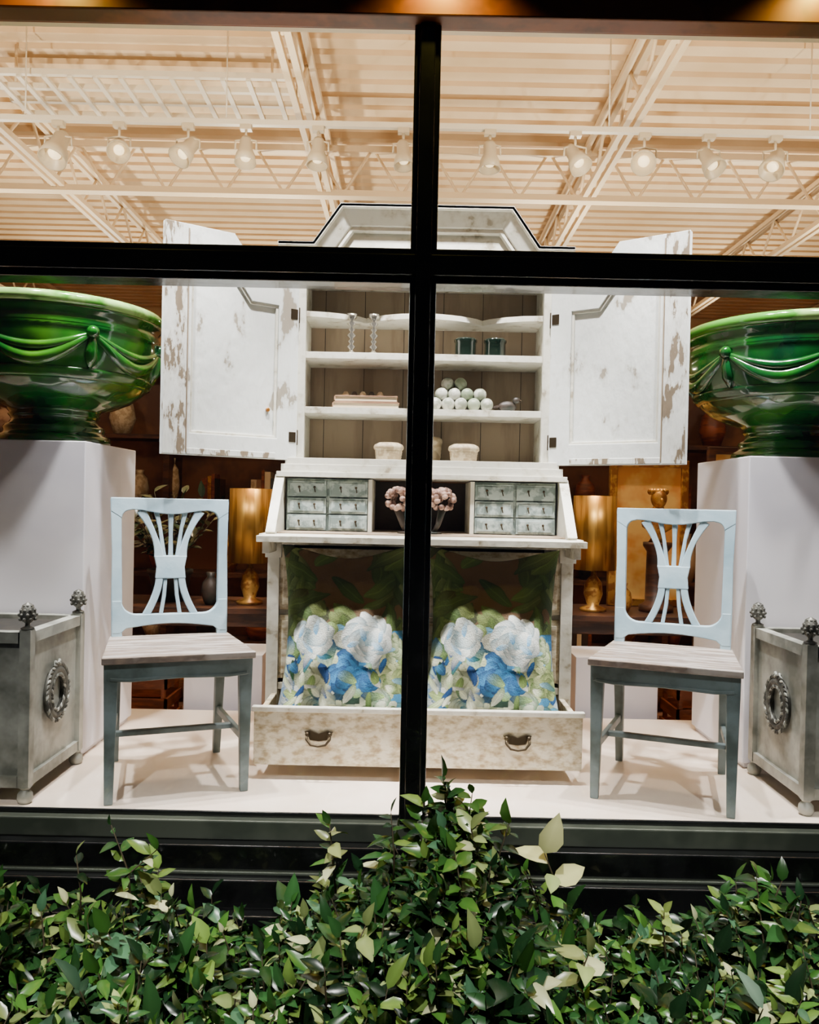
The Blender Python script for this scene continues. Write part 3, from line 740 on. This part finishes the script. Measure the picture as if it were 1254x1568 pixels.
crate(-1.5,-1.1,1.36,1.62,SF,.12,'wooden_crate'); crate(1.25,1.6,1.36,1.62,SF,.12,'wooden_crate.001'); 

# ------------------------------------------------------------------ foliage
def leafmesh(V,Fc,C,pos,d,up,L,Wd,bend,col):
    d=d.normalized(); X=d.cross(up)
    if X.length<1e-3: X=Vector((1,0,0))
    X.normalize(); N=X.cross(d).normalized()
    o=len(V)
    def pt(t,s,wf): 
        return pos+d*(L*t)+X*(s*Wd*.5*wf)+N*(-bend*L*t*t+ .16*Wd*abs(s)*wf)
    V.append(tuple(pt(0,0,0)))
    for t,wf in ((.20,.75),(.45,1.0),(.75,.62)):
        for s in (-1,0,1): V.append(tuple(pt(t,s,wf)))
    V.append(tuple(pt(1,0,0)))
    Fc+=[(o,o+1,o+2),(o,o+2,o+3)]
    for r in range(2):
        a=o+1+3*r
        Fc+=[(a,a+3,a+4,a+1),(a+1,a+4,a+5,a+2)]
    a=o+7; Fc+=[(a,o+10,a+1),(a+1,o+10,a+2)]
    for k in range(11):
        f=1.25 if k in (2,5,8) else 1.0
        C.append((col[0]*f,col[1]*f,col[2]*f,1))
M_leaf=attr_mat('leaf',.26)
M_stem=pm('stem',S(60,50,30),.7)
def finish_leaves(name,V,F,C,stems,loc):
    b=B()
    for pts,r in stems: b.tube(pts,r,M_stem,5)
    nv=len(V); 
    allv=V+[tuple(p) for p in b.v]; allf=[list(f) for f in F]+[[i+nv for i in f] for f in b.f]
    L=Vector(loc)
    me=bpy.data.meshes.new(name); me.from_pydata([tuple(Vector(p)-L) for p in allv],[],allf)
    me.materials.append(M_leaf); me.materials.append(M_stem)
    mi=[0]*len(F)+[1]*len(b.f); me.polygons.foreach_set('material_index',mi); me.polygons.foreach_set('use_smooth',[True]*len(mi))
    at=me.color_attributes.new('Col','FLOAT_COLOR','POINT'); cc=np.array(C+[(.1,.08,.04,1)]*len(b.v),dtype=np.float32); at.data.foreach_set('color',cc.ravel())
    ob=bpy.data.objects.new(name,me); bpy.context.collection.objects.link(ob); ob.location=L
LC=[S(40,78,32),S(54,96,36),S(72,116,46),S(26,54,30),S(20,42,22),S(44,84,42),S(108,138,62),S(146,164,100),S(76,118,86),S(50,92,48),S(30,62,30)]
def gtop(x,y):
    fy=math.exp(-((y+.42)/.33)**2)
    z=-.18+.04*fy
    z+=fy*(.20*math.exp(-((x-.09)/.29)**4)+.11*math.exp(-((x-.11)/.09)**2))
    z+=fy*(.10*math.exp(-((x+.62)/.17)**2)+.06*math.exp(-((x+.97)/.13)**2)+.12*math.exp(-((x-.92)/.15)**2)+.05*math.exp(-((x-.66)/.09)**2))
    z+=.02*math.sin(17*x+3*y)+.02*math.sin(31*x-9*y)
    return z
def shrub(name,x0,x1,ns,seed,extra=()):
    rnd=random.Random(seed); V=[];F=[];C=[];stems=[]
    def sprig(base,tip,n,Lm,pale=0,tint=None):
        base=Vector(base);tip=Vector(tip); mid=(base+tip)/2+Vector((rnd.uniform(-.02,.02),rnd.uniform(-.02,.02),0))
        stems.append(([tuple(base),tuple(mid),tuple(tip)],[.003,.0025,.0012]))
        fam=tint or rnd.choice(LC); wr_=rnd.uniform(.34,.58)
        for i in range(n):
            q=1-(i/n)*.85
            p=base.lerp(mid,q*2) if q<.5 else mid.lerp(tip,(q-.5)*2)
            a=i*2.4+rnd.uniform(-.7,.7); up_=-.1+1.1*q*rnd.random()
            d=Vector((math.cos(a),math.sin(a),up_)).normalized()
            if i==0: d=Vector((rnd.uniform(-.5,.5),rnd.uniform(-.6,.1),1)).normalized()
            L=Lm*rnd.uniform(.7,1.25)
            c=rnd.choice(LC) if rnd.random()<.35 else fam
            if rnd.random()<pale: c=S(200,204,156)
            k=rnd.uniform(.65,1.4); c=(c[0]*k,c[1]*k,c[2]*k)
            up=Vector((rnd.uniform(-.6,.6),rnd.uniform(-1.0,.1),1))
            leafmesh(V,F,C,p,d,up,L,L*wr_*rnd.uniform(.85,1.1),rnd.uniform(.05,.4),c)
    for k in range(ns):
        x=rnd.uniform(x0,x1); y=rnd.uniform(-.92,-.26); z=gtop(x,y)+rnd.gauss(0,.022)
        if rnd.random()<.35: z-=rnd.uniform(.03,.14)
        tip=Vector((x,y,z)); base=tip+Vector((rnd.uniform(-.06,.06),rnd.uniform(-.05,.05),-rnd.uniform(.12,.2)))
        big_=rnd.random()<.10 
        sprig(base,tip,rnd.randint(5,8) if big_ else rnd.randint(11,17),rnd.uniform(.07,.095) if big_ else rnd.choice([.032,.042,.052,.064]),.04)
    for bse,tp,n,Lm,pl,ti in extra: sprig(bse,tp,n,Lm,pl,ti)
    for k in range(10):
        x=rnd.uniform(x0,x1); y=rnd.uniform(-.8,-.35)
        stems.append(([(x,y,-.55),(x+rnd.uniform(-.05,.05),y,-.40),(x+rnd.uniform(-.1,.1),y,-.25)],[.012,.009,.005]))
    finish_leaves(name,V,F,C,stems,((x0+x1)/2,-.6,-.55))
big=S(200,200,140)
shrub('evergreen_shrub',-1.45,-.32,400,1,[((-.66,-.40,-.10),(-.73,-.36,.13),9,.05,0,None),((-.78,-.42,-.10),(-.80,-.4,.07),7,.05,0,None),((-.72,-.42,-.05),(-.60,-.4,.09),9,.06,.1,None),((-.68,-.68,-.2),(-.66,-.72,-.07),5,.10,0,S(56,84,64)),((-.95,-.5,-.1),(-.97,-.5,.02),8,.06,.1,None)])
shrub('evergreen_shrub.001',-.32,.48,370,2,[((.10,-.42,.05),(.11,-.38,.25),16,.055,0,None),((.14,-.42,.05),(.17,-.38,.235),14,.05,0,None),((.06,-.42,.05),(.05,-.38,.21),14,.05,0,None),((-.16,-.42,.0),(-.18,-.40,.16),14,.055,.15,S(150,160,100)),((.36,-.42,.0),(.34,-.45,.12),4,.10,.0,big),((.40,-.62,-.1),(.41,-.63,-.02),5,.08,.3,S(150,160,100)),((.22,-.62,-.1),(.23,-.63,-.05),4,.09,.3,S(150,150,90)),((-.02,-.42,0),(-.03,-.4,.19),12,.055,0,None),((.25,-.42,0),(.26,-.4,.17),12,.055,0,None)])
shrub('evergreen_shrub.002',.48,1.45,370,3,[((.86,-.42,-.05),(.87,-.4,.05),12,.05,.0,None),((.62,-.5,-.1),(.62,-.48,.0),10,.05,.1,S(140,160,84)),((.76,-.66,-.2),(.76,-.7,-.09),5,.09,.1,S(130,160,136))])
V=[];F=[];C=[];stems=[];rnd=random.Random(12)
for k in range(26):
    a=rnd.uniform(0,2*pi); e=rnd.uniform(.6,1.3); L=rnd.uniform(.2,.38)
    base=Vector((-1.28,2.0,.56)); tip=base+Vector((math.cos(a)*math.cos(e)*L,math.sin(a)*math.cos(e)*L,math.sin(e)*L*1.4))
    stems.append(([tuple(base),tuple(tip)],[.004,.002]))
    for i in range(7):
        p=base.lerp(tip,.35+.65*i/6); d=Vector((rnd.uniform(-1,1),rnd.uniform(-1,1),rnd.uniform(-.2,.8)))
        leafmesh(V,F,C,p,d,Vector((0,-.3,1)),rnd.uniform(.06,.10),.04,.2,rnd.choice([S(34,50,28),S(50,60,36),S(78,74,46)]))
finish_leaves('foliage',V,F,C,stems,(-1.28,2.0,.40))
pf=bpy.data.objects['foliage']
b=B(); b.lathe([(0,0),(.08,0),(.11,.14),(.12,.15),(.12,.17),(.10,.17),(.09,.15),(0,.15)],(-1.28,2.0,.40),M_dark,24); po=b.done('potted_plant',(-1.28,2.0,.40))
pf.parent=po; pf.location=(0,0,0)

# ------------------------------------------------------------------ lights
def spot(name,loc,tgt,P,ang,col,blend=.5,r=.03):
    l=bpy.data.lights.new(name,'SPOT'); l.energy=P; l.spot_size=math.radians(ang); l.spot_blend=blend; l.color=col; l.shadow_soft_size=r
    o=bpy.data.objects.new(name,l); bpy.context.collection.objects.link(o); o.location=loc
    o.rotation_euler=(Vector(tgt)-Vector(loc)).to_track_quat('-Z','Y').to_euler(); return o
warm=(1,.88,.67); ww=(1,.97,.93)
for i,(x,y,tx,ty,tz,P,an) in enumerate(((-1.5,.22,-1.35,.7,.8,410,62),(-.95,.20,-.75,.35,.2,480,46),(-.35,.19,-.2,.7,.9,400,66),(.45,.19,.3,.7,.9,400,66),(1.05,.20,.87,.35,.2,480,46),(1.65,.22,1.45,.7,.8,410,62))):
    spot('window_spot_%d'%i,(x,y,2.95),(tx,ty,tz),P,an,ww,.5,.04)
spot('urn_fill',(-.7,.20,2.7),(-1.35,.8,1.4),110,34,ww,.6,.05); spot('urn_fill',(.8,.20,2.7),(1.45,.85,1.4),110,34,ww,.6,.05)  # added fill that brightens the visible sides of the urns
for x in (-2.2,-.8,.8,2.2):
    spot('ceiling_fill',(x,1.0,2.3),(x*1.1,2.2,3.4),75,150,warm,1)  # added fill for the ceiling, no fixture belongs to it
for x in (-3.0,-1.2,1.2,3.0):
    spot('ceiling_fill_mid',(x,3.5,2.1),(x,3.0,3.4),110,160,warm,1)  # added upward fill for the ceiling, the shelving carries no lamps
    spot('ceiling_fill_rear',(x,5.8,2.1),(x,5.0,3.4),130,160,warm,1)  # added to light the ceiling deck from behind, no fixture there
for x in (-.9,1.1):
    spot('table_accent',(x,1.9,2.7),(x,2.0,.4),120,80,(1,.72,.42))
spot('track_beam',(-.5,1.9,2.7),(-.9,1.6,0),90,60,warm); spot('track_beam',(.8,1.9,2.7),(1.0,1.6,0),90,60,warm)
for x in (-1.04,.07,1.14):
    spot('soffit_downlight',(x,-.17,2.47),(x,-.09,2.30),14,125,(1,.76,.10),.8,.01)
for x in (-1.0,.1,1.2):
    spot('hedge_fill',(x,-1.6,2.3),(x,-.55,-.1),220,50,(1,.99,.93),.7,.02)  # added spots without fixtures, cones narrowed to brighten the hedge
w=bpy.data.worlds.new('night'); bpy.context.scene.world=w; w.use_nodes=True
w.node_tree.nodes['Background'].inputs[0].default_value=(.05,.06,.09,1); w.node_tree.nodes['Background'].inputs[1].default_value=.25

# ------------------------------------------------------------------ camera
cam=bpy.data.cameras.new('camera'); co=bpy.data.objects.new('camera',cam); bpy.context.collection.objects.link(co)
cam.sensor_fit='HORIZONTAL'; cam.sensor_width=36; cam.lens=36
co.matrix_world=Matrix.Translation((0,-2.4,.95))@Matrix.Rotation(math.radians(89.4),4,'X')@Matrix.Rotation(math.radians(1.2),4,'Z')
bpy.context.scene.camera=co
